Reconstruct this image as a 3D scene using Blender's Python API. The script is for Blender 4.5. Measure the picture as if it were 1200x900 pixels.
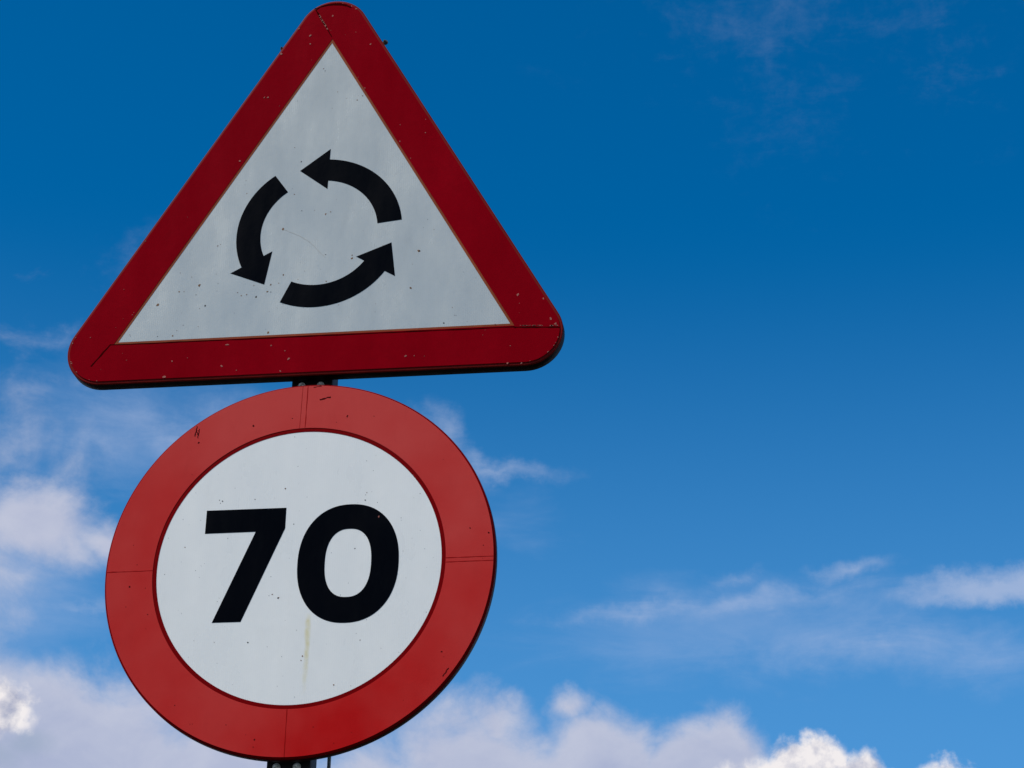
import bpy, bmesh, math, random
from mathutils import Matrix, Vector
from mathutils.noise import noise as pnoise
R = math.radians
scene = bpy.context.scene
for o in list(bpy.data.objects): bpy.data.objects.remove(o)

# ---------------------------------------------------------------- camera
H = 3.43                                   # height of the round sign's centre
cd = bpy.data.cameras.new('camera'); cam = bpy.data.objects.new('camera', cd)
scene.collection.objects.link(cam)
cd.sensor_width = 36.0; cd.lens = 78.66; cd.clip_start = .05; cd.clip_end = 5000
cam.matrix_world = Matrix(((0.98861442, 0.0506285, 0.14169788, 1.21199),
                           (0.14955988, -0.43409692, -0.88836462, -4.58481),
                           (0.01653404, 0.89944239, -0.43672647, H-1.82807),
                           (0, 0, 0, 1)))
scene.camera = cam

# ---------------------------------------------------------------- light
SUN_EL, SUN_AZ = 50.0, 222.0               # azimuth from +Y towards +X (behind the camera, on the left)
sd = bpy.data.lights.new('sun', 'SUN'); sun = bpy.data.objects.new('sun', sd)
scene.collection.objects.link(sun)
sd.energy = 3.2; sd.angle = R(0.53); sd.color = (1.0, .95, .88)
sdir = Vector((math.sin(R(SUN_AZ))*math.cos(R(SUN_EL)), math.cos(R(SUN_AZ))*math.cos(R(SUN_EL)), math.sin(R(SUN_EL))))
sun.rotation_euler = sdir.to_track_quat('Z', 'Y').to_euler()
sun.location = sdir*50

w = bpy.data.worlds.new('World'); scene.world = w; w.use_nodes = True
T = w.node_tree; N = T.nodes; L = T.links; N.clear()
def lk(a, b): L.new(a, b)
def setin(node, i, v):
    if v is None: return
    if hasattr(v, 'is_output'): lk(v, node.inputs[i])
    else: node.inputs[i].default_value = v
def m(op, a, b=None, c=None, clamp=False):
    n = N.new('ShaderNodeMath'); n.operation = op; n.use_clamp = clamp
    setin(n, 0, a); setin(n, 1, b); setin(n, 2, c); return n.outputs[0]
def comb(x, y, z=0.0):
    n = N.new('ShaderNodeCombineXYZ'); setin(n, 0, x); setin(n, 1, y); setin(n, 2, z); return n.outputs[0]
def fbm(vec, scale, detail=6.0, rough=.55, dist=0.0):
    n = N.new('ShaderNodeTexNoise'); n.inputs['Scale'].default_value = scale; n.inputs['Detail'].default_value = detail
    n.inputs['Roughness'].default_value = rough; n.inputs['Distortion'].default_value = dist
    lk(vec, n.inputs['Vector']); return n.outputs['Fac']
def sstep(v, a, b):
    n = N.new('ShaderNodeMapRange'); n.interpolation_type = 'SMOOTHSTEP'
    setin(n, 0, v); setin(n, 1, a); setin(n, 2, b); n.inputs[3].default_value = 0; n.inputs[4].default_value = 1
    return n.outputs[0]
def mixc(f, a, b):
    n = N.new('ShaderNodeMix'); n.data_type = 'RGBA'; setin(n, 0, f)
    for i, v in ((6, a), (7, b)):
        if hasattr(v, 'is_output'): lk(v, n.inputs[i])
        else: n.inputs[i].default_value = (*v, 1)
    return n.outputs[2]
sky = N.new('ShaderNodeTexSky'); sky.sky_type = 'NISHITA'; sky.sun_disc = False
sky.sun_elevation = R(SUN_EL); sky.sun_rotation = R(SUN_AZ)
sky.altitude = 300; sky.air_density = 1.0; sky.dust_density = 0.3; sky.ozone_density = 3.0
SKY = .10
tc = N.new('ShaderNodeTexCoord'); sp = N.new('ShaderNodeSeparateXYZ'); lk(tc.outputs['Generated'], sp.inputs[0])
X, Y, Z = sp.outputs
AZ = m('MULTIPLY', m('ARCTAN2', X, Y), 180/math.pi)      # degrees of azimuth, + to the east of +Y
EL = m('MULTIPLY', m('ARCSINE', Z), 180/math.pi)
P = comb(AZ, EL)
# wind-torn distortion of the cloud outlines
nw = N.new('ShaderNodeTexNoise'); nw.inputs['Scale'].default_value = .35; nw.inputs['Detail'].default_value = 7; nw.inputs['Roughness'].default_value = .6
lk(P, nw.inputs['Vector'])
sw = N.new('ShaderNodeSeparateXYZ'); lk(nw.outputs['Color'], sw.inputs[0])
def warp(k):
    return (m('ADD', AZ, m('MULTIPLY', m('SUBTRACT', sw.outputs[0], .5), k)),
            m('ADD', EL, m('MULTIPLY', m('SUBTRACT', sw.outputs[1], .5), k)))
def blobs(lst, wx, wy):
    """lst of (az, el, rx, ry, tilt, weight); returns the strongest, 1 at the centre and 0 at the ellipse"""
    out = None
    for az, el, rx, ry, tilt, wt in lst:
        c, s = math.cos(R(tilt)), math.sin(R(tilt))
        dx = m('SUBTRACT', wx, az); dy = m('SUBTRACT', wy, el)
        u = m('DIVIDE', m('ADD', m('MULTIPLY', dx, c), m('MULTIPLY', dy, s)), rx)
        v = m('DIVIDE', m('SUBTRACT', m('MULTIPLY', dy, c), m('MULTIPLY', dx, s)), ry)
        d = m('SQRT', m('ADD', m('MULTIPLY', u, u), m('MULTIPLY', v, v)))
        b = m('MULTIPLY', m('SUBTRACT', 1.0, d), wt)
        out = b if out is None else m('MAXIMUM', out, b)
    return out
def K(r, g, b):                                        # radiance wanted -> value before the background strength
    return (r/SKY, g/SKY, b/SKY)
grade = N.new('ShaderNodeGamma'); lk(sky.outputs[0], grade.inputs[0]); grade.inputs[1].default_value = 1.0
tint = N.new('ShaderNodeMix'); tint.data_type = 'RGBA'; tint.blend_type = 'MULTIPLY'; tint.inputs[0].default_value = 1
lk(grade.outputs[0], tint.inputs[6]); tint.inputs[7].default_value = (.0, .79, 1.28, 1)
# the air whitens towards the horizon
air = m('MULTIPLY', sstep(EL, 30.5, 13.0), .62)
col = mixc(air, tint.outputs[2], K(.14, .40, .80))

# high thin wisps, drawn out sideways
fw = fbm(comb(m('MULTIPLY', AZ, .30), EL), .9, 10, .66, .5)
fw2 = fbm(comb(m('MULTIPLY', AZ, .8), EL, 3.7), 2.2, 7, .65, .2)
wx, wy = warp(2.2)
W = blobs([(-10.9, 24.6, 1.5, .55, -35, .9), (-9.5, 23.74, 2.1, .34, -2, .85), (-10.1, 23.95, 1.1, .5, -35, .8),
           (3.9, 20.4, 3.2, .55, 3, 1.75), (5.0, 20.55, 2.6, .62, 0, 1.9), (0.3, 21.1, 1.5, .40, 0, 1.0), (-2.6, 20.2, 4.2, .5, 6, .65),
           (-5.6, 19.9, 3.2, .35, 4, .7), (1.0, 19.0, 5.5, .9, 0, .45), (-3.0, 21.0, 1.2, .35, 0, .55),
           (-1.3, 34.3, 1.6, 1.1, -55, .10), (-.6, 35.1, 2.6, .6, 0, .08), (3.9, 34.2, 1.3, .7, -55, .12), (3.4, 35.5, 2.0, .6, 0, .08),
           (-21.9, 26.1, 1.2, .35, 0, .5), (-18.2, 24.3, 3.6, .8, 4, .75), (-20.8, 23.6, 1.6, .6, 0, .6), (-19.6, 28.4, 1.6, .7, 20, .4),
           (-20.2, 19.6, 2.0, .3, 8, .7)], wx, wy)
aw = m('MULTIPLY', sstep(m('ADD', W, m('MULTIPLY', m('SUBTRACT', m('ADD', m('MULTIPLY', fw, .6), m('MULTIPLY', fw2, .4)), .52), 1.9)), -.18, 1.6), .60)
aw = m('MULTIPLY', aw, sstep(W, -.45, .45))
col = mixc(aw, col, K(.54, .61, .80))
veil = blobs([(-2.5, 19.6, 7.5, 1.7, 3, 1.0), (3.0, 18.9, 5.0, 1.3, -4, .9), (-19.5, 24.0, 5.5, 2.2, 0, 1.0), (-22.5, 20.0, 4.0, 3.0, 0, 1.2), (-9.5, 22.5, 2.6, 1.2, 0, .5)], wx, wy)
col = mixc(m('MULTIPLY', sstep(m('ADD', veil, m('MULTIPLY', m('SUBTRACT', fw, .5), 1.2)), 0.0, 1.1), .30), col, K(.42, .54, .80))

# soft lavender banks
fs = fbm(comb(m('MULTIPLY', AZ, .8), EL, 9.1), .62, 10, .60, .3)
wx, wy = warp(1.9)
Bk = blobs([(-21.9, 21.5, 2.3, 1.25, -8, 1.2), (-19.9, 21.3, 1.3, .7, 0, .8), (-23.3, 20.6, 2.0, 2.2, 0, .5), (-24.2, 23.3, 2.0, 1.2, -20, .15),
            (-21.4, 15.6, 5.8, 3.0, 0, 2.3), (-17.0, 14.6, 5.5, 3.2, 0, 1.9), (-13, 14.2, 4.0, 3.0, 0, 1.7),
            (-10.0, 15.6, 2.7, 2.35, 0, 1.9), (-9.3, 17.2, 1.2, 1.0, 0, 1.0), (-7.6, 15.3, 4.0, 1.75, 0, 1.7), (-7.3, 17.5, .7, .6, 20, .8), (-6.4, 15.8, 2.0, 1.95, 0, 1.9), (-4.2, 15.8, 2.0, 1.75, 0, 1.9), (-3.2, 16.3, 1.3, 1.25, 0, 1.5)], wx, wy)
dB = m('ADD', Bk, m('MULTIPLY', m('SUBTRACT', fs, .5), 1.5))
ab = m('MULTIPLY', sstep(dB, -.2, .9), .92)
lumps = m('SUBTRACT', fs, fbm(comb(m('SUBTRACT', m('MULTIPLY', AZ, .8), .35), m('ADD', EL, .45), 9.1), .62, 10, .60, .3))
shade = m('ADD', m('ADD', .62, m('MULTIPLY', lumps, 1.3)), m('MULTIPLY', m('MAXIMUM', m('SUBTRACT', dB, .5), 0.0), -.30), clamp=True)
cb = mixc(shade, K(.46, .50, .68), K(.64, .66, .78))
col = mixc(ab, col, cb)

# crisp sunlit cumulus heads
fc = fbm(comb(AZ, EL, 5.3), .95, 10, .60, .15)
wx, wy = warp(.9)
Cu = blobs([(-1.2, 15.9, 1.2, 1.35, 0, 2.2), (-2.3, 15.2, 1.5, 1.35, 0, 2.0), (0.2, 15.6, .85, 1.0, 0, 2.0), (-3.6, 14.7, 1.8, 1.25, 0, 2.0), (.9, 15.3, .7, .85, 0, 1.6),
            (2.2, 15.4, .9, .85, 0, 1.5), (-22.15, 17.0, .95, .8, -20, 1.8), (-22.9, 16.8, 1.1, 1.2, 0, 1.8), (3.4, 14.9, 1.4, 1.0, 0, 1.4)], wx, wy)
dC = m('ADD', Cu, m('MULTIPLY', m('SUBTRACT', fc, .5), 2.2))
ac = sstep(dC, -.05, .75)
lc = m('SUBTRACT', fc, fbm(comb(m('SUBTRACT', AZ, .30), m('ADD', EL, .36), 5.3), .95, 10, .60, .15))
sc_ = m('ADD', m('ADD', .84, m('MULTIPLY', lc, 3.6)), m('MULTIPLY', m('SUBTRACT', dC, .35), -.28), clamp=True)
cc = mixc(sc_, K(.42, .45, .60), K(.95, .91, .92))
Gr = blobs([(-21.5, 16.1, .95, .45, 12, 1.3), (-22.3, 15.8, .9, .5, 0, 1.3)], wx, wy)
col = mixc(m('MULTIPLY', sstep(m('ADD', Gr, m('MULTIPLY', m('SUBTRACT', fc, .5), 1.4)), -.2, 1.3), .55), col, K(.34, .43, .58))
col = mixc(ac, col, cc)

# the rest of the sky: broken cloud all round, heavier towards the horizon
away = sstep(m('ABSOLUTE', m('ADD', AZ, 9.0)), 24.0, 50.0)
fg = fbm(comb(m('MULTIPLY', X, 1.0), m('MULTIPLY', Y, 1.0), m('MULTIPLY', Z, 2.2)), 3.0, 8, .58, .3)
ag = m('MULTIPLY', sstep(m('ADD', fg, m('MULTIPLY', sstep(EL, 32.0, 4.0), .16)), .50, .66), m('MAXIMUM', m('MULTIPLY', away, .9), m('MULTIPLY', sstep(EL, 15.0, 11.0), .9)))
ag = m('MULTIPLY', ag, sstep(EL, -1.0, 1.0))
col = mixc(ag, col, mixc(fbm(comb(X, Y, Z), 7.0, 6, .6), K(.42, .46, .58), K(.88, .87, .92)))

bg = N.new('ShaderNodeBackground'); bg.inputs['Strength'].default_value = SKY
lk(col, bg.inputs['Color']); wo = N.new('ShaderNodeOutputWorld'); lk(bg.outputs[0], wo.inputs[0])

vs = scene.view_settings
vs.view_transform = 'Standard'; vs.look = 'None'; vs.gamma = 1; vs.use_curve_mapping = False; vs.exposure = -0.1

# ---------------------------------------------------------------- materials
def newmat(name):
    mt = bpy.data.materials.new(name); mt.use_nodes = True
    nt = mt.node_tree; return mt, nt, nt.nodes['Principled BSDF']
def paint(name, base, rough=.45, spec=.5, var=.12, scale=9.0, dirt=.0, dirtc=(.1, .08, .06), metal=0.0, bump=.0, bscale=60, stretch=(1, 1, .35), weave=0.0, stain=None, fade_sheen=None, coat=0.0):
    """painted / sheeted metal: uneven colour, streaks of dirt running down, fine bump"""
    mt, nt, p = newmat(name)
    n, l = nt.nodes, nt.links
    tc = n.new('ShaderNodeTexCoord'); mp = n.new('ShaderNodeMapping'); mp.inputs['Scale'].default_value = stretch
    l.new(tc.outputs['Object'], mp.inputs[0])
    def nz(s, d=6, r=.6, src=None):
        t = n.new('ShaderNodeTexNoise'); t.inputs['Scale'].default_value = s; t.inputs['Detail'].default_value = d; t.inputs['Roughness'].default_value = r
        l.new((src or mp).outputs[0] if src is not tc else tc.outputs['Object'], t.inputs['Vector']); return t.outputs['Fac']
    def mth(op, a, b=None, clamp=False):
        t = n.new('ShaderNodeMath'); t.operation = op; t.use_clamp = clamp
        for i, v in ((0, a), (1, b)):
            if v is None: continue
            if hasattr(v, 'is_output'): l.new(v, t.inputs[i])
            else: t.inputs[i].default_value = v
        return t.outputs[0]
    def rng(v, a, b, c=0., d=1.):
        t = n.new('ShaderNodeMapRange'); l.new(v, t.inputs[0])
        for i, q in enumerate((a, b, c, d)): t.inputs[i+1].default_value = q
        return t.outputs[0]
    def mx(f, a, b):
        t = n.new('ShaderNodeMix'); t.data_type = 'RGBA'
        if hasattr(f, 'is_output'): l.new(f, t.inputs[0])
        else: t.inputs[0].default_value = f
        for i, v in ((6, a), (7, b)):
            if hasattr(v, 'is_output'): l.new(v, t.inputs[i])
            else: t.inputs[i].default_value = (*v, 1)
        return t.outputs[2]
    lo = tuple(c*(1-var) for c in base); hi = tuple(min(1, c*(1+var)) for c in base)
    c = mx(rng(nz(scale), .3, .7), lo, hi)
    c = mx(rng(nz(scale*7, 8, .7, tc), .35, .65, 0, .5), c, tuple(q*(1-var) for q in base))
    if fade_sheen:                                                  # bleached patches, plus a brighter sky reflection painted in towards the top
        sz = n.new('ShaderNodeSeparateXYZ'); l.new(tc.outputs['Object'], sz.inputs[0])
        c = mx(mth('MULTIPLY', mth('ADD', rng(nz(2.3, 4, .55, tc), .36, .66, -.25, .45), rng(sz.outputs[2], -.40, .42, .05, .9), True), fade_sheen[3]*1.8, True), c, fade_sheen[:3])
    if dirt:
        c = mx(mth('MULTIPLY', rng(nz(scale*5, 9, .7), .54, .80), dirt), c, dirtc)
        c = mx(mth('MULTIPLY', rng(nz(260, 2, .5, tc), .70, .76), dirt), c, dirtc)
    sx = n.new('ShaderNodeSeparateXYZ'); l.new(tc.outputs['Object'], sx.inputs[0])
    if stain:                                                 # a run of yellow dirt: x, z top, z bottom, width, colour
        x0, z1, z0, wd, sc, st = stain
        wob = mth('MULTIPLY', mth('SUBTRACT', nz(14, 3, .5, tc), .5), .022)
        dx = mth('ABSOLUTE', mth('ADD', mth('SUBTRACT', sx.outputs[0], x0), wob))
        a = rng(dx, wd, wd*.25); b = mth('MULTIPLY', rng(sx.outputs[2], z1, z1-.02), rng(sx.outputs[2], z0, z0+.09))
        a = mth('MULTIPLY', mth('MULTIPLY', a, b), rng(nz(55, 4, .6, tc), .25, .6, .35, 1))
        c = mx(mth('MULTIPLY', a, st), c, sc)
    l.new(c, p.inputs['Base Color'])
    l.new(rng(nz(scale*2, 5, .6), .3, .7, max(.02, rough-.08), min(1, rough+.08)), p.inputs['Roughness'])
    p.inputs['Metallic'].default_value = metal; p.inputs['Specular IOR Level'].default_value = spec
    p.inputs['Coat Weight'].default_value = coat; p.inputs['Coat Roughness'].default_value = .15
    h = None
    if weave:                                                 # cell pattern of the reflective sheeting
        t = n.new('ShaderNodeTexWave'); t.wave_type = 'BANDS'; t.bands_direction = 'X'; t.inputs['Scale'].default_value = 64
        t.inputs['Distortion'].default_value = 1.6; t.inputs['Detail'].default_value = 2; t.inputs['Detail Scale'].default_value = 3
        l.new(tc.outputs['Object'], t.inputs['Vector']); h = mth('MULTIPLY', t.outputs['Fac'], weave)
        c2 = mx(mth('MULTIPLY', t.outputs['Fac'], .025), c, tuple(q*.55 for q in base)); l.new(c2, p.inputs['Base Color'])
    if bump:
        b = mth('MULTIPLY', nz(bscale, 6, .6, tc), bump); b2 = mth('MULTIPLY', nz(4.5, 2, .5, tc), bump*2.5)
        b = mth('ADD', b, b2); h = b if h is None else mth('ADD', h, b)
    if h is not None:
        bn = n.new('ShaderNodeBump'); bn.inputs['Strength'].default_value = .5; bn.inputs['Distance'].default_value = .002
        l.new(h, bn.inputs['Height']); l.new(bn.outputs[0], p.inputs['Normal'])
    return mt
M = {}
M['white_old'] = paint('aged white sheeting', (.54, .55, .50), .24, .5, .05, 5, .12, (.22, .20, .17), bump=.2, weave=.04, metal=.16)
M['white_new'] = paint('white sheeting', (.86, .85, .79), .30, .35, .03, 5, .07, (.30, .28, .24), bump=.10, weave=.05, metal=.04,
                       stain=(.0303, -.115, -.31, .0075, (.72, .62, .28), .7))
M['red_dark'] = paint('dark red sheeting', (.245, .0004, .0055), .30, .008, .14, 5, .10, (.05, .003, .004), bump=.35)
M['red_edge'] = paint('worn red edge', (.20, .010, .007), .5, .05, .3, 14, .2, (.10, .02, .01), bump=.3)
M['orange_line'] = paint('orange brown underlayer', (.26, .050, .012), .55, .1, .25, 16, .2, (.10, .02, .01))
M['red_bright'] = paint('bleached red with painted sheen', (.50, .008, .008), .40, .03, .06, 4, .10, (.22, .01, .012), bump=.25, fade_sheen=(.58, .065, .055, .5))  # the ring's lighter top is sky reflection put into the colour
M['red_groove'] = paint('deep red printed line', (.19, .0005, .0015), .4, .02, .08, 9)
M['black_flange'] = paint('dark flange', (.008, .0015, .002), .5, .05, .2, 9)  # one even near-black colour for the whole flange
M['red_flange'] = paint('red flange', (.05, .001, .002), .5, .08, .2, 9, .3, (.02, .002, .002))
M['black'] = paint('black sheeting', (.0010, .0014, .0028), .30, .03, .2, 6, .10, (.02, .02, .02), bump=.3)
M['back'] = paint('galvanised back', (.16, .165, .17), .5, .5, .15, 8, .3, (.08, .08, .07), metal=.6)
M['post'] = paint('weathered dark post', (.014, .015, .017), .55, .25, .25, 8, .3, (.015, .013, .011), metal=.2)
M['bolt'] = paint('zinc bolt', (.90, .88, .82), .35, .8, .05, 40, .1, (.5, .46, .4))
M['rod'] = paint('grey rod', (.30, .31, .32), .6, .3, .1, 20)
M['rust'] = paint('rust speck', (.22, .12, .06), .8, .2, .3, 40)
M['speck'] = paint('dark speck', (.07, .065, .06), .8, .2, .3, 40)
M['chip'] = paint('bare chip', (.34, .10, .075), .7, .3, .35, 90)
M['scuff'] = paint('dark scuff', (.075, .006, .006), .9, .01, .4, 60)
M['seam_dark'] = paint('seam line', (.045, .0006, .001), .9, .01, .2, 30)
M['seam_soft'] = paint('soft seam line', (.33, .007, .007), .9, .01, .2, 30)

# ---------------------------------------------------------------- mesh helpers (x right, y away from the camera, z up)
def link(name, bm, mats, parent=None, loc=None, smooth=False):
    me = bpy.data.meshes.new(name); bmesh.ops.recalc_face_normals(bm, faces=bm.faces[:]) if bm.faces else None
    bm.to_mesh(me); bm.free()
    for k in (mats if isinstance(mats, (list, tuple)) else [mats]): me.materials.append(M[k] if isinstance(k, str) else k)
    if smooth:
        for f in me.polygons: f.use_smooth = True
    o = bpy.data.objects.new(name, me); scene.collection.objects.link(o)
    if parent: o.parent = parent
    if loc: o.location = loc
    return o
def thing(name, label, cat, loc):
    e = bpy.data.objects.new(name, None); scene.collection.objects.link(e); e.location = loc
    e.empty_display_size = .1; e['label'] = label; e['category'] = cat; return e
def loops_bridge(bm, loops, closed=True, mat=0):
    rows = [[bm.verts.new(p) for p in lp] for lp in loops]
    out = []
    for a, b in zip(rows, rows[1:]):
        n = len(a)
        for i in range(n if closed else n-1):
            f = bm.faces.new((a[i], a[(i+1) % n], b[(i+1) % n], b[i])); f.material_index = mat; out.append(f)
    return rows, out
def plate(bm, pts, y0, y1, mat=0, bev=0.0):
    """prism from an outline [(x, z)], front face at y0, back at y1"""
    a = [bm.verts.new((x, y0, z)) for x, z in pts]; b = [bm.verts.new((x, y1, z)) for x, z in pts]
    n = len(pts); fs = [bm.faces.new(a), bm.faces.new(b[::-1])]
    for i in range(n): fs.append(bm.faces.new((a[i], a[(i+1) % n], b[(i+1) % n], b[i])))
    for f in fs: f.material_index = mat
    return fs
def ringplate(bm, outer, inner, y0, y1, mat=0):
    loops_bridge(bm, [[(x, y1, z) for x, z in inner], [(x, y0, z) for x, z in inner], [(x, y0, z) for x, z in outer], [(x, y1, z) for x, z in outer], [(x, y1, z) for x, z in inner]], mat=mat)
    bmesh.ops.remove_doubles(bm, verts=bm.verts[:], dist=1e-6)
def circ(r, n=192, cx=0, cz=0): return [(cx+r*math.cos(2*math.pi*i/n), cz+r*math.sin(2*math.pi*i/n)) for i in range(n)]
DX, DZ, DTH = .00013, .8612, -.00765
def rotp(x, z, th): return x*math.cos(th)-z*math.sin(th), x*math.sin(th)+z*math.cos(th)
def tri_round(side, rad, off=0.0, n=20):
    """rounded triangle centred on its centroid; off moves the outline inwards"""
    out = []; rr = max(rad-off, 1e-4)
    for k in range(3):
        a = math.pi/2+k*2*math.pi/3; d = side/math.sqrt(3)-2*rad
        cx, cz = d*math.cos(a), d*math.sin(a)
        for i in range(n+1):
            b = a-math.pi/3+2*math.pi/3*i/n
            out.append(rotp(cx+rr*math.cos(b), cz+rr*math.sin(b), DTH))
    return out
def shell(fn, depth, mats, parent, bevel=.004):
    """pressed tray: flat front, rounded rim, flange turned back, open behind"""
    bm = bmesh.new()
    prof = [(.020, 0)]+[(bevel*(1-math.sin(t)), bevel*(1-math.cos(t))) for t in [math.pi/2*i/5 for i in range(6)]]
    prof = prof+[(0, depth*.5), (0, depth-.001), (.001, depth), (.002, depth-.001), (.002, .006), (.006, .0022)]
    lp = [[(x, y, z) for x, z in fn(o)] for o, y in prof]
    rows, fs = loops_bridge(bm, lp)
    for i, f in enumerate(fs):
        k = i//len(lp[0]); f.material_index = 0 if k < 6 else (1 if k < 9 else 2)
    a = bm.faces.new(rows[0]); a.material_index = 0
    b = bm.faces.new(rows[-1][::-1]); b.material_index = 2
    o = link('panel', bm, mats, parent)
    for i, f in enumerate(o.data.polygons):
        if len(f.vertices) == 4: f.use_smooth = True
    return o
def speckle(bm, x, z, y, r, mat, rnd, el=1.0, ang=0.0):
    n = rnd.randint(5, 9); ps = []
    for i in range(n):
        a = 2*math.pi*i/n; q = r*rnd.uniform(.55, 1.2)
        u, v = q*math.cos(a)*el, q*math.sin(a); ps.append((x+u*math.cos(ang)-v*math.sin(ang), z+u*math.sin(ang)+v*math.cos(ang)))
    plate(bm, ps, y-.00035, y+.0006, mat)
def strip(bm, p, q, wd, y, mat, jitter=0.0, rnd=None, segs=1):
    (x0, z0), (x1, z1) = p, q; L_ = math.hypot(x1-x0, z1-z0); nx, nz = -(z1-z0)/L_, (x1-x0)/L_
    up, dn = [], []
    for i in range(segs+1):
        t = i/segs; j = (rnd.uniform(-1, 1)*jitter if rnd else 0); k = wd/2*(1+(rnd.uniform(-.5, .5) if rnd and jitter else 0))
        x, z = x0+(x1-x0)*t+nx*j, z0+(z1-z0)*t+nz*j
        up.append((x+nx*k, z+nz*k)); dn.append((x-nx*k, z-nz*k))
    plate(bm, up+dn[::-1], y-.0003, y+.0006, mat)
def hexbolt(name, parent, x, y, z, r=.0075, h=.008, down=False, mat='bolt'):
    """hex head with washer; axis along -y (towards the viewer)"""
    bm = bmesh.new()
    def ring(rr, yy, n): return [(rr*math.cos(2*math.pi*i/n+.3), yy, rr*math.sin(2*math.pi*i/n+.3)) for i in range(n)]
    rows, _ = loops_bridge(bm, [ring(r*1.45, 0, 24), ring(r*1.45, -.0018, 24)]); bm.faces.new(rows[0]); bm.faces.new(rows[1][::-1])
    rows, _ = loops_bridge(bm, [ring(r, -.0018, 6), ring(r, -h*.85, 6), ring(r*.82, -h, 6)]); bm.faces.new(rows[0]); bm.faces.new(rows[-1][::-1])
    rows, _ = loops_bridge(bm, [ring(r*.5, -h, 12), ring(r*.5, -h-.005, 12), ring(r*.35, -h-.0065, 12)]); bm.faces.new(rows[0]); bm.faces.new(rows[-1][::-1])
    return link(name, bm, mat, parent, (x, y, z))
def boxm(bm, x0, x1, y0, y1, z0, z1, bev=.0):
    r = bmesh.ops.create_cube(bm, size=1.0, matrix=Matrix.Translation(((x0+x1)/2, (y0+y1)/2, (z0+z1)/2)) @ Matrix.Diagonal((x1-x0, y1-y0, z1-z0, 1)))
    if bev:
        es = list({e for v in r['verts'] for e in v.link_edges}); bmesh.ops.bevel(bm, geom=es, offset=bev, segments=2, affect='EDGES', profile=.6)
# ---------------------------------------------------------------- wear read off the signs (metres on each sign's own face)
TW = [(-0.0552, 1.065), (-0.1874, 0.9835), (-0.2502, 0.8408), (-0.0897, 0.8765), (-0.0672, 0.9725), (-0.0459, 0.9242), (0.0145, 0.911), (0.0266, 0.9163), (0.0206, 0.7976), (0.0861, 0.7916), (0.0865, 0.7833), (0.2325, 0.6925), (0.2492, 0.7926), (-0.1106, 0.7238), (-0.0906, 0.7268), (-0.1182, 0.7053), (-0.1911, 0.7072), (-0.1817, 0.6985), (-0.1685, 0.7004), (-0.1444, 0.6929), (0.0261, 0.7242), (-0.0807, 0.7491), (-0.0138, 1.3349), (-0.009, 1.3281), (0.0907, 1.2455), (0.0776, 1.234), (-0.3374, 0.7194), (-0.3251, 0.7186), (-0.2881, 0.7338), (-0.2692, 0.6767), (-0.3879, 0.6865), (-0.3432, 0.5999), (-0.1084, 0.5943), (0.2328, 0.6932), (0.251, 0.7923), (0.3156, 0.594)]
TR = [(-0.0537, 1.4371), (-0.0523, 1.4123), (0.0015, 1.4924), (-0.1268, 1.3883), (-0.1616, 1.2598), (-0.1516, 1.259), (-0.2119, 1.0772), (0.1902, 1.1513), (0.254, 1.1624), (0.2543, 1.1234), (0.2196, 1.0525), (0.1044, 1.3974), (0.191, 1.1037), (0.0772, 1.3005), (0.0962, 1.2672), (-0.2061, 0.5672), (-0.0977, 0.5584), (-0.0635, 0.5423), (-0.0538, 0.5203), (-0.3384, 0.5312), (-0.2155, 0.5111), (-0.1781, 0.4977), (-0.0715, 0.4893), (-0.3547, 0.4898), (-0.3011, 0.5375), (0.2279, 0.5111), (0.2482, 0.511), (0.2726, 0.5085), (0.491, 0.6578), (0.5519, 0.6432), (0.5696, 0.5896), (0.5812, 0.5749), (0.4698, 0.4787), (0.5023, 0.4768)]
CW = [(-0.1949, 0.1665), (-0.192, 0.159), (-0.1876, 0.1637), (-0.111, 0.1646), (-0.0157, 0.0992), (-0.0412, 0.188), (0.148, 0.1505), (0.1508, 0.169), (-0.055, -0.0692), (-0.0397, -0.0779), (-0.1037, -0.1808), (0.1517, -0.1845), (0.1295, 0.0336), (-0.2676, 0.0533), (-0.0401, 0.1884), (0.0233, -0.2176), (0.0204, -0.2271), (-0.1038, -0.181), (0.0974, -0.2864), (-0.0411, -0.0778)]
CR = [(-0.1274, 0.3506), (0.0954, 0.3622), (-0.2556, 0.3137), (-0.2658, 0.3355), (-0.2591, 0.3447), (0.0966, 0.365), (0.3922, 0.071), (0.4346, 0.0575), (-0.0724, -0.4058), (-0.3895, -0.0378), (0.3365, -0.2185)]
rnd = random.Random(7)

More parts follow.
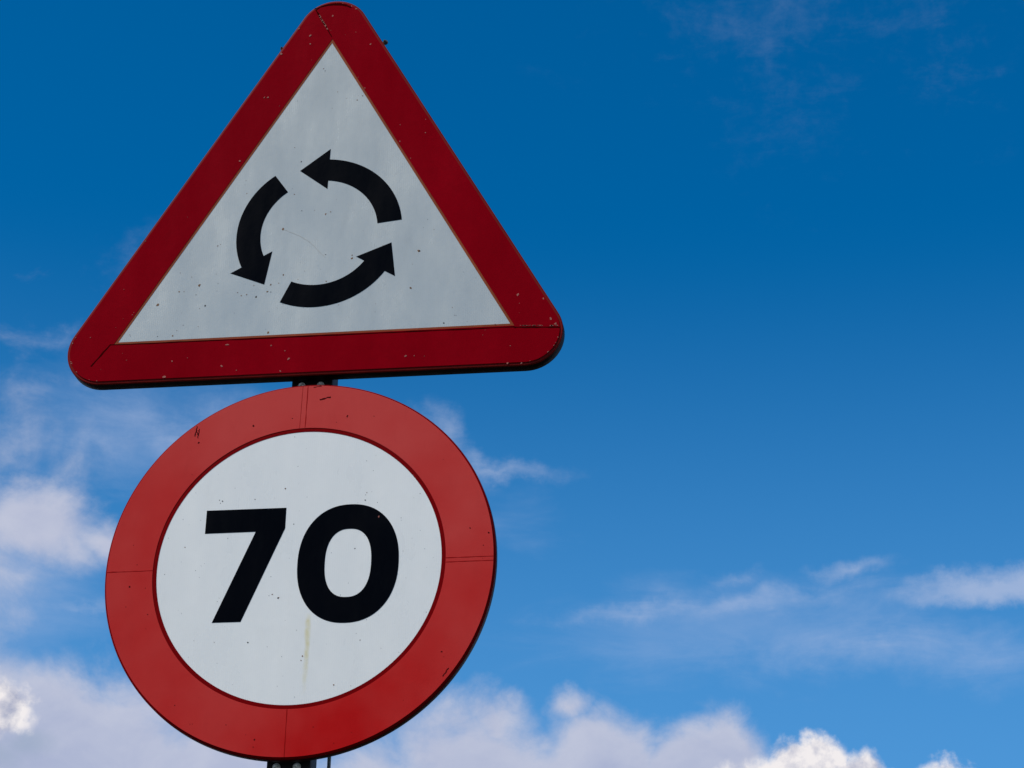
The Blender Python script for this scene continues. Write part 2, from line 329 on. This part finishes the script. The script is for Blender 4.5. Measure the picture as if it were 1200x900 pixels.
# ---------------------------------------------------------------- setting: ground, road
def noise_ground(name, a, b, scale, rough=.95, bumpd=.02):
    mt, nt, p = newmat(name); n, l = nt.nodes, nt.links
    tc = n.new('ShaderNodeTexCoord')
    t = n.new('ShaderNodeTexNoise'); t.inputs['Scale'].default_value = scale; t.inputs['Detail'].default_value = 10; t.inputs['Roughness'].default_value = .7
    t2 = n.new('ShaderNodeTexNoise'); t2.inputs['Scale'].default_value = scale*.03; t2.inputs['Detail'].default_value = 5
    l.new(tc.outputs['Object'], t.inputs[0]); l.new(tc.outputs['Object'], t2.inputs[0])
    ad = n.new('ShaderNodeMath'); ad.operation = 'ADD'; l.new(t.outputs['Fac'], ad.inputs[0]); l.new(t2.outputs['Fac'], ad.inputs[1])
    cr = n.new('ShaderNodeValToRGB'); cr.color_ramp.elements[0].color = (*a, 1); cr.color_ramp.elements[1].color = (*b, 1)
    cr.color_ramp.elements[0].position = .3; cr.color_ramp.elements[1].position = .75
    hf = n.new('ShaderNodeMath'); hf.operation = 'MULTIPLY'; hf.inputs[1].default_value = .5; l.new(ad.outputs[0], hf.inputs[0]); l.new(hf.outputs[0], cr.inputs[0])
    l.new(cr.outputs[0], p.inputs['Base Color']); p.inputs['Roughness'].default_value = rough
    bn = n.new('ShaderNodeBump'); bn.inputs['Distance'].default_value = bumpd; l.new(t.outputs['Fac'], bn.inputs['Height']); l.new(bn.outputs[0], p.inputs['Normal'])
    return mt
M['grass'] = noise_ground('grass', (.02, .035, .010), (.055, .075, .022), 14, bumpd=.05)
M['asphalt'] = noise_ground('asphalt', (.025, .025, .026), (.055, .054, .052), 60, .9, .006)
M['kerb'] = noise_ground('kerb concrete', (.20, .19, .18), (.32, .31, .29), 20, .9, .004)
M['marking'] = noise_ground('road paint', (.5, .5, .48), (.75, .75, .72), 30, .8, .002)
def sheet(name, x0, x1, y0, y1, z, mat, kind='structure', nx=1, ny=1):
    bm = bmesh.new()
    g = [[bm.verts.new((x0+(x1-x0)*i/nx, y0+(y1-y0)*j/ny, z)) for j in range(ny+1)] for i in range(nx+1)]
    for i in range(nx):
        for j in range(ny): bm.faces.new((g[i][j], g[i+1][j], g[i+1][j+1], g[i][j+1]))
    o = link(name, bm, mat); o['kind'] = kind; return o
sheet('ground', -1500, 1500, -1500, 1500, 0, 'grass')
sheet('road', -9.6, -2.2, -300, 300, .004, 'asphalt')
bm = bmesh.new(); boxm(bm, -2.2, -2.05, -300, 300, -.05, .12, .012); o = link('kerb', bm, 'kerb'); o['kind'] = 'structure'
bm = bmesh.new()
for k in range(-40, 40):
    for (xa, xb, ya, yb) in ((-5.95, -5.85, k*7, k*7+3.5),):
        bm.faces.new([bm.verts.new(v) for v in ((xa, ya, .008), (xb, ya, .008), (xb, yb, .008), (xa, yb, .008))])
bm.faces.new([bm.verts.new(v) for v in ((-2.75, -300, .008), (-2.6, -300, .008), (-2.6, 300, .008), (-2.75, 300, .008))])
bm.faces.new([bm.verts.new(v) for v in ((-9.25, -300, .008), (-9.1, -300, .008), (-9.1, 300, .008), (-9.25, 300, .008))])
o = link('road_marking', bm, 'marking'); o['kind'] = 'structure'

# ---------------------------------------------------------------- post
PY = .042                                                     # front face of the post
post = thing('sign_post', 'dark rectangular metal post seen between the two signs and below the round one', 'sign post', (-.005, 0, 0))
bm = bmesh.new(); boxm(bm, -.050, .050, PY, PY+.06, -.3, H+1.12, .007)
o = link('post_tube', bm, 'post', post); o.data.shade_smooth() if False else None
bm = bmesh.new(); boxm(bm, -.053, .053, PY-.003, PY+.063, H+1.121, H+1.133, .004); link('post_cap', bm, 'speck', post)
bm = bmesh.new(); boxm(bm, -.14, .14, PY-.10, PY+.16, .0, .10, .012); link('footing', bm, 'kerb', post)

# ---------------------------------------------------------------- round speed limit sign
rs = thing('speed_limit_sign', 'round speed limit sign reading 70, white with a wide faded red ring, below the triangle', 'road sign', (0, 0, H))
shell(lambda off: circ(.4515-off), .022, ['red_groove', 'red_flange', 'back'], rs, .005)
bm = bmesh.new(); plate(bm, circ(.333), -.0006, .001, 0)
for x, z in CW: speckle(bm, x, z, -.0006, rnd.uniform(.0011, .0026), 1 if rnd.random() < .6 else 2, rnd)
for i in range(90):
    a, q = rnd.uniform(0, 6.283), .325*math.sqrt(rnd.random()); speckle(bm, q*math.cos(a), q*math.sin(a), -.0006, rnd.uniform(.0004, .0010), 1, rnd)
link('white_disc', bm, ['white_new', 'speck', 'rust'], rs)
bm = bmesh.new(); ringplate(bm, circ(.4465), circ(.3385), -.0022, .001, 0)
for x, z in CR: speckle(bm, x, z, -.0022, rnd.uniform(.0015, .003), 1, rnd)
for a, b, wd in [((.028, .4097), (.0538, .416), .0030), ((.0119, .4423), (.0302, .4446), .0018), ((-.2666, .3305), (-.2625, .3567), .0020),
                 ((-.259, .3258), (-.2568, .3498), .0025), ((-.2640, .345), (-.2575, .332), .002), ((.3401, -.2752), (.3528, -.2562), .0022)]:
    strip(bm, a, b, wd, -.0022, 1, wd*.5, rnd, 7)
for i in range(26):
    a, q = rnd.uniform(0, 6.283), rnd.uniform(.345, .44); speckle(bm, q*math.cos(a), q*math.sin(a), -.0022, rnd.uniform(.0005, .0014), 1, rnd)
strip(bm, (-.003, .3390), (-.002, .446), .0016, -.0022, 2, .0003, rnd, 8); strip(bm, (-.016, .3390), (-.014, .446), .0007, -.0022, 2, .0002, rnd, 8)
strip(bm, (-.004, -.3390), (-.004, -.446), .0017, -.0022, 2, .0003, rnd, 8)
for zz in (.0015, -.0085): strip(bm, (.3390, zz), (.446, zz), .0015, -.0022, 2, .0002, rnd, 8)
strip(bm, (-.3390, -.001), (-.446, -.001), .0018, -.0022, 2, .0003, rnd, 8)
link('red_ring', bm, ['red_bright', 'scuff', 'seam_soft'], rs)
bm = bmesh.new(); ringplate(bm, circ(.3383), circ(.3290), -.0012, .001, 0); link('inner_line', bm, 'red_groove', rs)
# digits
bm = bmesh.new(); plate(bm, [(-.2227, .1416), (-.0354, .1403), (-.0351, .0903), (-.124, -.1320), (-.1902, -.1316), (-.1036, .0843), (-.2229, .0846)], -.0012, 0, 0)
link('digit', bm, 'black', rs)['label'] = 'black digit 7'
def sup(cx, cz, a, b, e, n=96):
    out = []
    for i in range(n):
        t = 2*math.pi*i/n; c, s = math.cos(t), math.sin(t)
        out.append((cx+a*math.copysign(abs(c)**(2/e), c), cz+b*math.copysign(abs(s)**(2/e), s)))
    return out
bm = bmesh.new(); ringplate(bm, sup(.1150, -.0005, .1165, .1425, 2.22), sup(.1150, 0, .0533, .0820, 2.4), -.0012, 0, 0)
speckle(bm, .1812, .1085, -.0012, .003, 1, rnd, .6)
link('digit', bm, ['black', 'chip'], rs)['label'] = 'black digit 0'
# hardware behind the round sign
def hardware(parent, spots):
    for zc, hw in spots:
        bm = bmesh.new(); boxm(bm, -hw, hw, .003, .022, zc-.02, zc+.02, .003); link('stiffening_rail', bm, 'back', parent)
        bm = bmesh.new(); boxm(bm, -.062, .062, .0225, PY-.0005, zc-.018, zc+.018, .002)
        boxm(bm, -.062, -.0515, PY-.001, PY+.061, zc-.017, zc+.017, .001); boxm(bm, .0515, .062, PY-.001, PY+.061, zc-.017, zc+.017, .001)
        boxm(bm, -.062, .062, PY+.0605, PY+.068, zc-.018, zc+.018, .002); link('clamp', bm, 'back', parent)
hardware(rs, ((.16, .30), (-.16, .30)))
for x, z in ((-.0290, .4690), (.0168, .4685), (-.0310, -.4560), (.0148, -.4560)):
    hexbolt('bolt', rs, x, PY-.0005, z, .0062, .006)

# ---------------------------------------------------------------- triangular roundabout warning sign
ts = thing('warning_sign', 'triangular roundabout warning sign with three black arrows circling on white, dark red border', 'road sign', (DX, 0, H+DZ))
SIDE, RAD = 1.333, .090
shell(lambda off: tri_round(SIDE, RAD, off), .032, ['red_edge', 'black_flange', 'back'], ts, .0035)
def tri_sharp(side):
    return [rotp(side/math.sqrt(3)*math.cos(math.pi/2+k*2*math.pi/3), side/math.sqrt(3)*math.sin(math.pi/2+k*2*math.pi/3), DTH) for k in range(3)]
inn = tri_sharp(.952); inn2 = tri_sharp(.982)
def loc(p): return (p[0]-DX, p[1]-DZ)
bm = bmesh.new(); plate(bm, tri_sharp(.958), -.0008, .001, 0)
for x, z in TW:
    x, z = loc((x, z)); speckle(bm, x, z, -.0008, rnd.uniform(.0012, .0034), 1 if rnd.random() < .8 else 2, rnd, rnd.uniform(.7, 1.5), rnd.uniform(0, 3))
for i in range(110):
    u, v = rnd.random(), rnd.random()
    if u+v > 1: u, v = 1-u, 1-v
    a, b, c = inn; x = a[0]+(b[0]-a[0])*u+(c[0]-a[0])*v; z = a[1]+(b[1]-a[1])*u+(c[1]-a[1])*v
    if z > -.1 and rnd.random() < .5: continue
    speckle(bm, x*.97, z*.97, -.0008, rnd.uniform(.0005, .0013), 2 if rnd.random() < .25 else 1, rnd)
for a, b in (((-.0897, .8765), (-.045, .853)), ((-.045, .853), (-.02, .835)), ((-.02, .835), (.02, .79))):
    strip(bm, loc(a), loc(b), .0012, -.0008, 3, .0006, rnd, 8)
M['scratch'] = paint('faint scratch', (.42, .42, .39), .6, .3, .1, 40)
link('white_triangle', bm, ['white_old', 'rust', 'speck', 'scratch'], ts)
# thin orange line where the red strips stop short of the white
def ring_tri(bm, o, i, y0, y1, mat=0): ringplate(bm, o, i, y0, y1, mat)
bm = bmesh.new(); ring_tri(bm, tri_sharp(.985), inn, -.0014, .001, 0); link('inner_line', bm, 'orange_line', ts)
# red sheeting: three strips that meet at the corners
def clipped_strip(k, y):
    """strip along one side: between the inner triangle and the rounded outline, cut at the corner seams"""
    out = tri_round(SIDE, RAD, .0075, 24); n = 25
    ins = tri_sharp(.972)
    A = [(out[k*n+i]) for i in range(n)]; B = [(out[((k+1) % 3)*n+i]) for i in range(n)]
    ca, cb = CUT[k], CUT[(k+1) % 3]
    pts = A[ca:]+B[:cb+1]+[ins[(k+1) % 3], ins[k]]
    return pts
CUT = [18, 9, 2]
sb = [bmesh.new() for k in range(3)]
for k in range(3): plate(sb[k], clipped_strip(k, 0), -.0022-.0003*k, .001, 0)
def on(x, z):
    a = (math.degrees(math.atan2(z, x)) - 90) % 360
    return sb[int(a//120)]
for x, z in TR:
    x, z = loc((x, z)); speckle(on(x, z), x, z, -.0028,  rnd.uniform(.0009, .0034), 1, rnd, rnd.uniform(.6, 2.0), rnd.uniform(0, 3))
outl = tri_round(SIDE, RAD, .008, 8)
for i in range(42):
    t = rnd.random()*len(outl); a = outl[int(t)]; b = outl[(int(t)+1) % len(outl)]; f = t % 1
    if rnd.random() < .55:
        x, z = (a[0]+(b[0]-a[0])*f), (a[1]+(b[1]-a[1])*f); speckle(on(x, z), x, z, -.0028,  rnd.uniform(.0006, .0016), 1, rnd, rnd.uniform(1, 2.5), rnd.uniform(0, 3))
    else:
        s = rnd.uniform(.74, .97); x, z = (a[0]+(b[0]-a[0])*f)*s, (a[1]+(b[1]-a[1])*f)*s; speckle(on(x, z), x, z, -.0028,  rnd.uniform(.0006, .0013), 1, rnd)
# chipped seams
def chips_on(p, q, t0, t1, n, r0, r1):
    for i in range(n):
        t = rnd.uniform(t0, t1); speckle(on(p[0], p[1]), p[0]+(q[0]-p[0])*t+rnd.uniform(-.001, .001), p[1]+(q[1]-p[1])*t, -.0030, rnd.uniform(r0, r1), 1, rnd, 1.6, math.atan2(q[1]-p[1], q[0]-p[0]))
sT = (loc((-.0457, 1.5203)), loc((.0030, 1.4290))); sR = (loc((.4842, .5763)), loc((.5908, .5698))); sL = (loc((-.4955, .5855)), loc((-.5386, .5286)))
chips_on(*sT, .22, .78, 16, .0012, .0026); chips_on(*sR, .05, .62, 30, .0007, .0015); chips_on(*sR, .75, .97, 5, .001, .0028)
strip(sb[0], sT[0], sT[1], .0036, -.0028, 2, .0006, rnd, 10); strip(sb[1], (sR[0][0], sR[0][1]-.0045), (sR[1][0], sR[1][1]-.0045), .0030, -.0028, 2, .0004, rnd, 10)
strip(sb[1], *sL, .0026, -.0028, 2, .0005, rnd, 8)
gap_shadow = [loc(p) for p in [(-.0445, 1.5168), (-.030, 1.5238), (-.0116, 1.5275), (.005, 1.5280), (.0219, 1.5262), (.036, 1.5215), (.0491, 1.5140)]]  # top corner: shadow in the gap, painted as a dark arc
for a, b, wd in zip(gap_shadow, gap_shadow[1:], (.003, .005, .006, .007, .006, .004)): strip(sb[2], a, b, wd, -.0028, 2)
bl, br = loc((-.4955, .5835)), loc((.4842, .5728))
strip(sb[1], bl, br, .0022, -.0028, 2, .0005, rnd, 40)
for k in range(3): link('red_strip', sb[k], ['red_dark', 'chip', 'seam_dark'], ts)
# arrows
def arrow(rot):
    pts = []
    def pol(r, deg): a = R(deg+rot); return (r*math.cos(a), r*math.sin(a))
    def cart(x, z): a = R(rot); return (x*math.cos(a)-z*math.sin(a), x*math.sin(a)+z*math.cos(a))
    for i in range(25): pts.append(pol(.2052, 5.9+(85.3-5.9)*i/24))
    pts += [cart(.0172, .2345), cart(-.0566, .1770), cart(.0152, .1205)]
    for i in range(25): pts.append(pol(.1450, 83.8+(5.9-83.8)*i/24))
    bm = bmesh.new(); plate(bm, pts, -.0014, 0, 0); return bm
for i, (rot, lb) in enumerate(((0, 'upper right black arrow'), (119.3, 'left black arrow'), (239.6, 'lower right black arrow'))):
    link('arrow', arrow(rot), 'black', ts)['label'] = lb
# hardware behind
hardware(ts, ((.22, .20), (-.22, .42)))
x, z = loc((.1376, 1.4105)); hexbolt('edge_bolt', ts, x+.001, .014, z, .0048, .005, mat='speck')
x, z = loc((-.1314, 1.4143)); hexbolt('edge_bolt', ts, x+.002, .014, z, .0032, .003, mat='speck')

# ---------------------------------------------------------------- thin rod behind the round sign
rd = thing('metal_rod', 'thin grey vertical rod just right of the post below the round sign', 'rod', (.0675, .118, 0))
bm = bmesh.new()
rows, _ = loops_bridge(bm, [[(.0042*math.cos(2*math.pi*i/12), .0042*math.sin(2*math.pi*i/12), zz) for i in range(12)] for zz in (0, 1.5, H-.2, H+.15)])
bm.faces.new(rows[0]); bm.faces.new(rows[-1]); link('rod_shaft', bm, 'rod', rd)
bm = bmesh.new()
rows, _ = loops_bridge(bm, [[(r*math.cos(2*math.pi*i/16), r*math.sin(2*math.pi*i/16), zz) for i in range(16)] for r, zz in ((.03, .0), (.03, .01), (.012, .02), (.006, .05))])
bm.faces.new(rows[0]); bm.faces.new(rows[-1]); link('rod_foot', bm, 'back', rd)
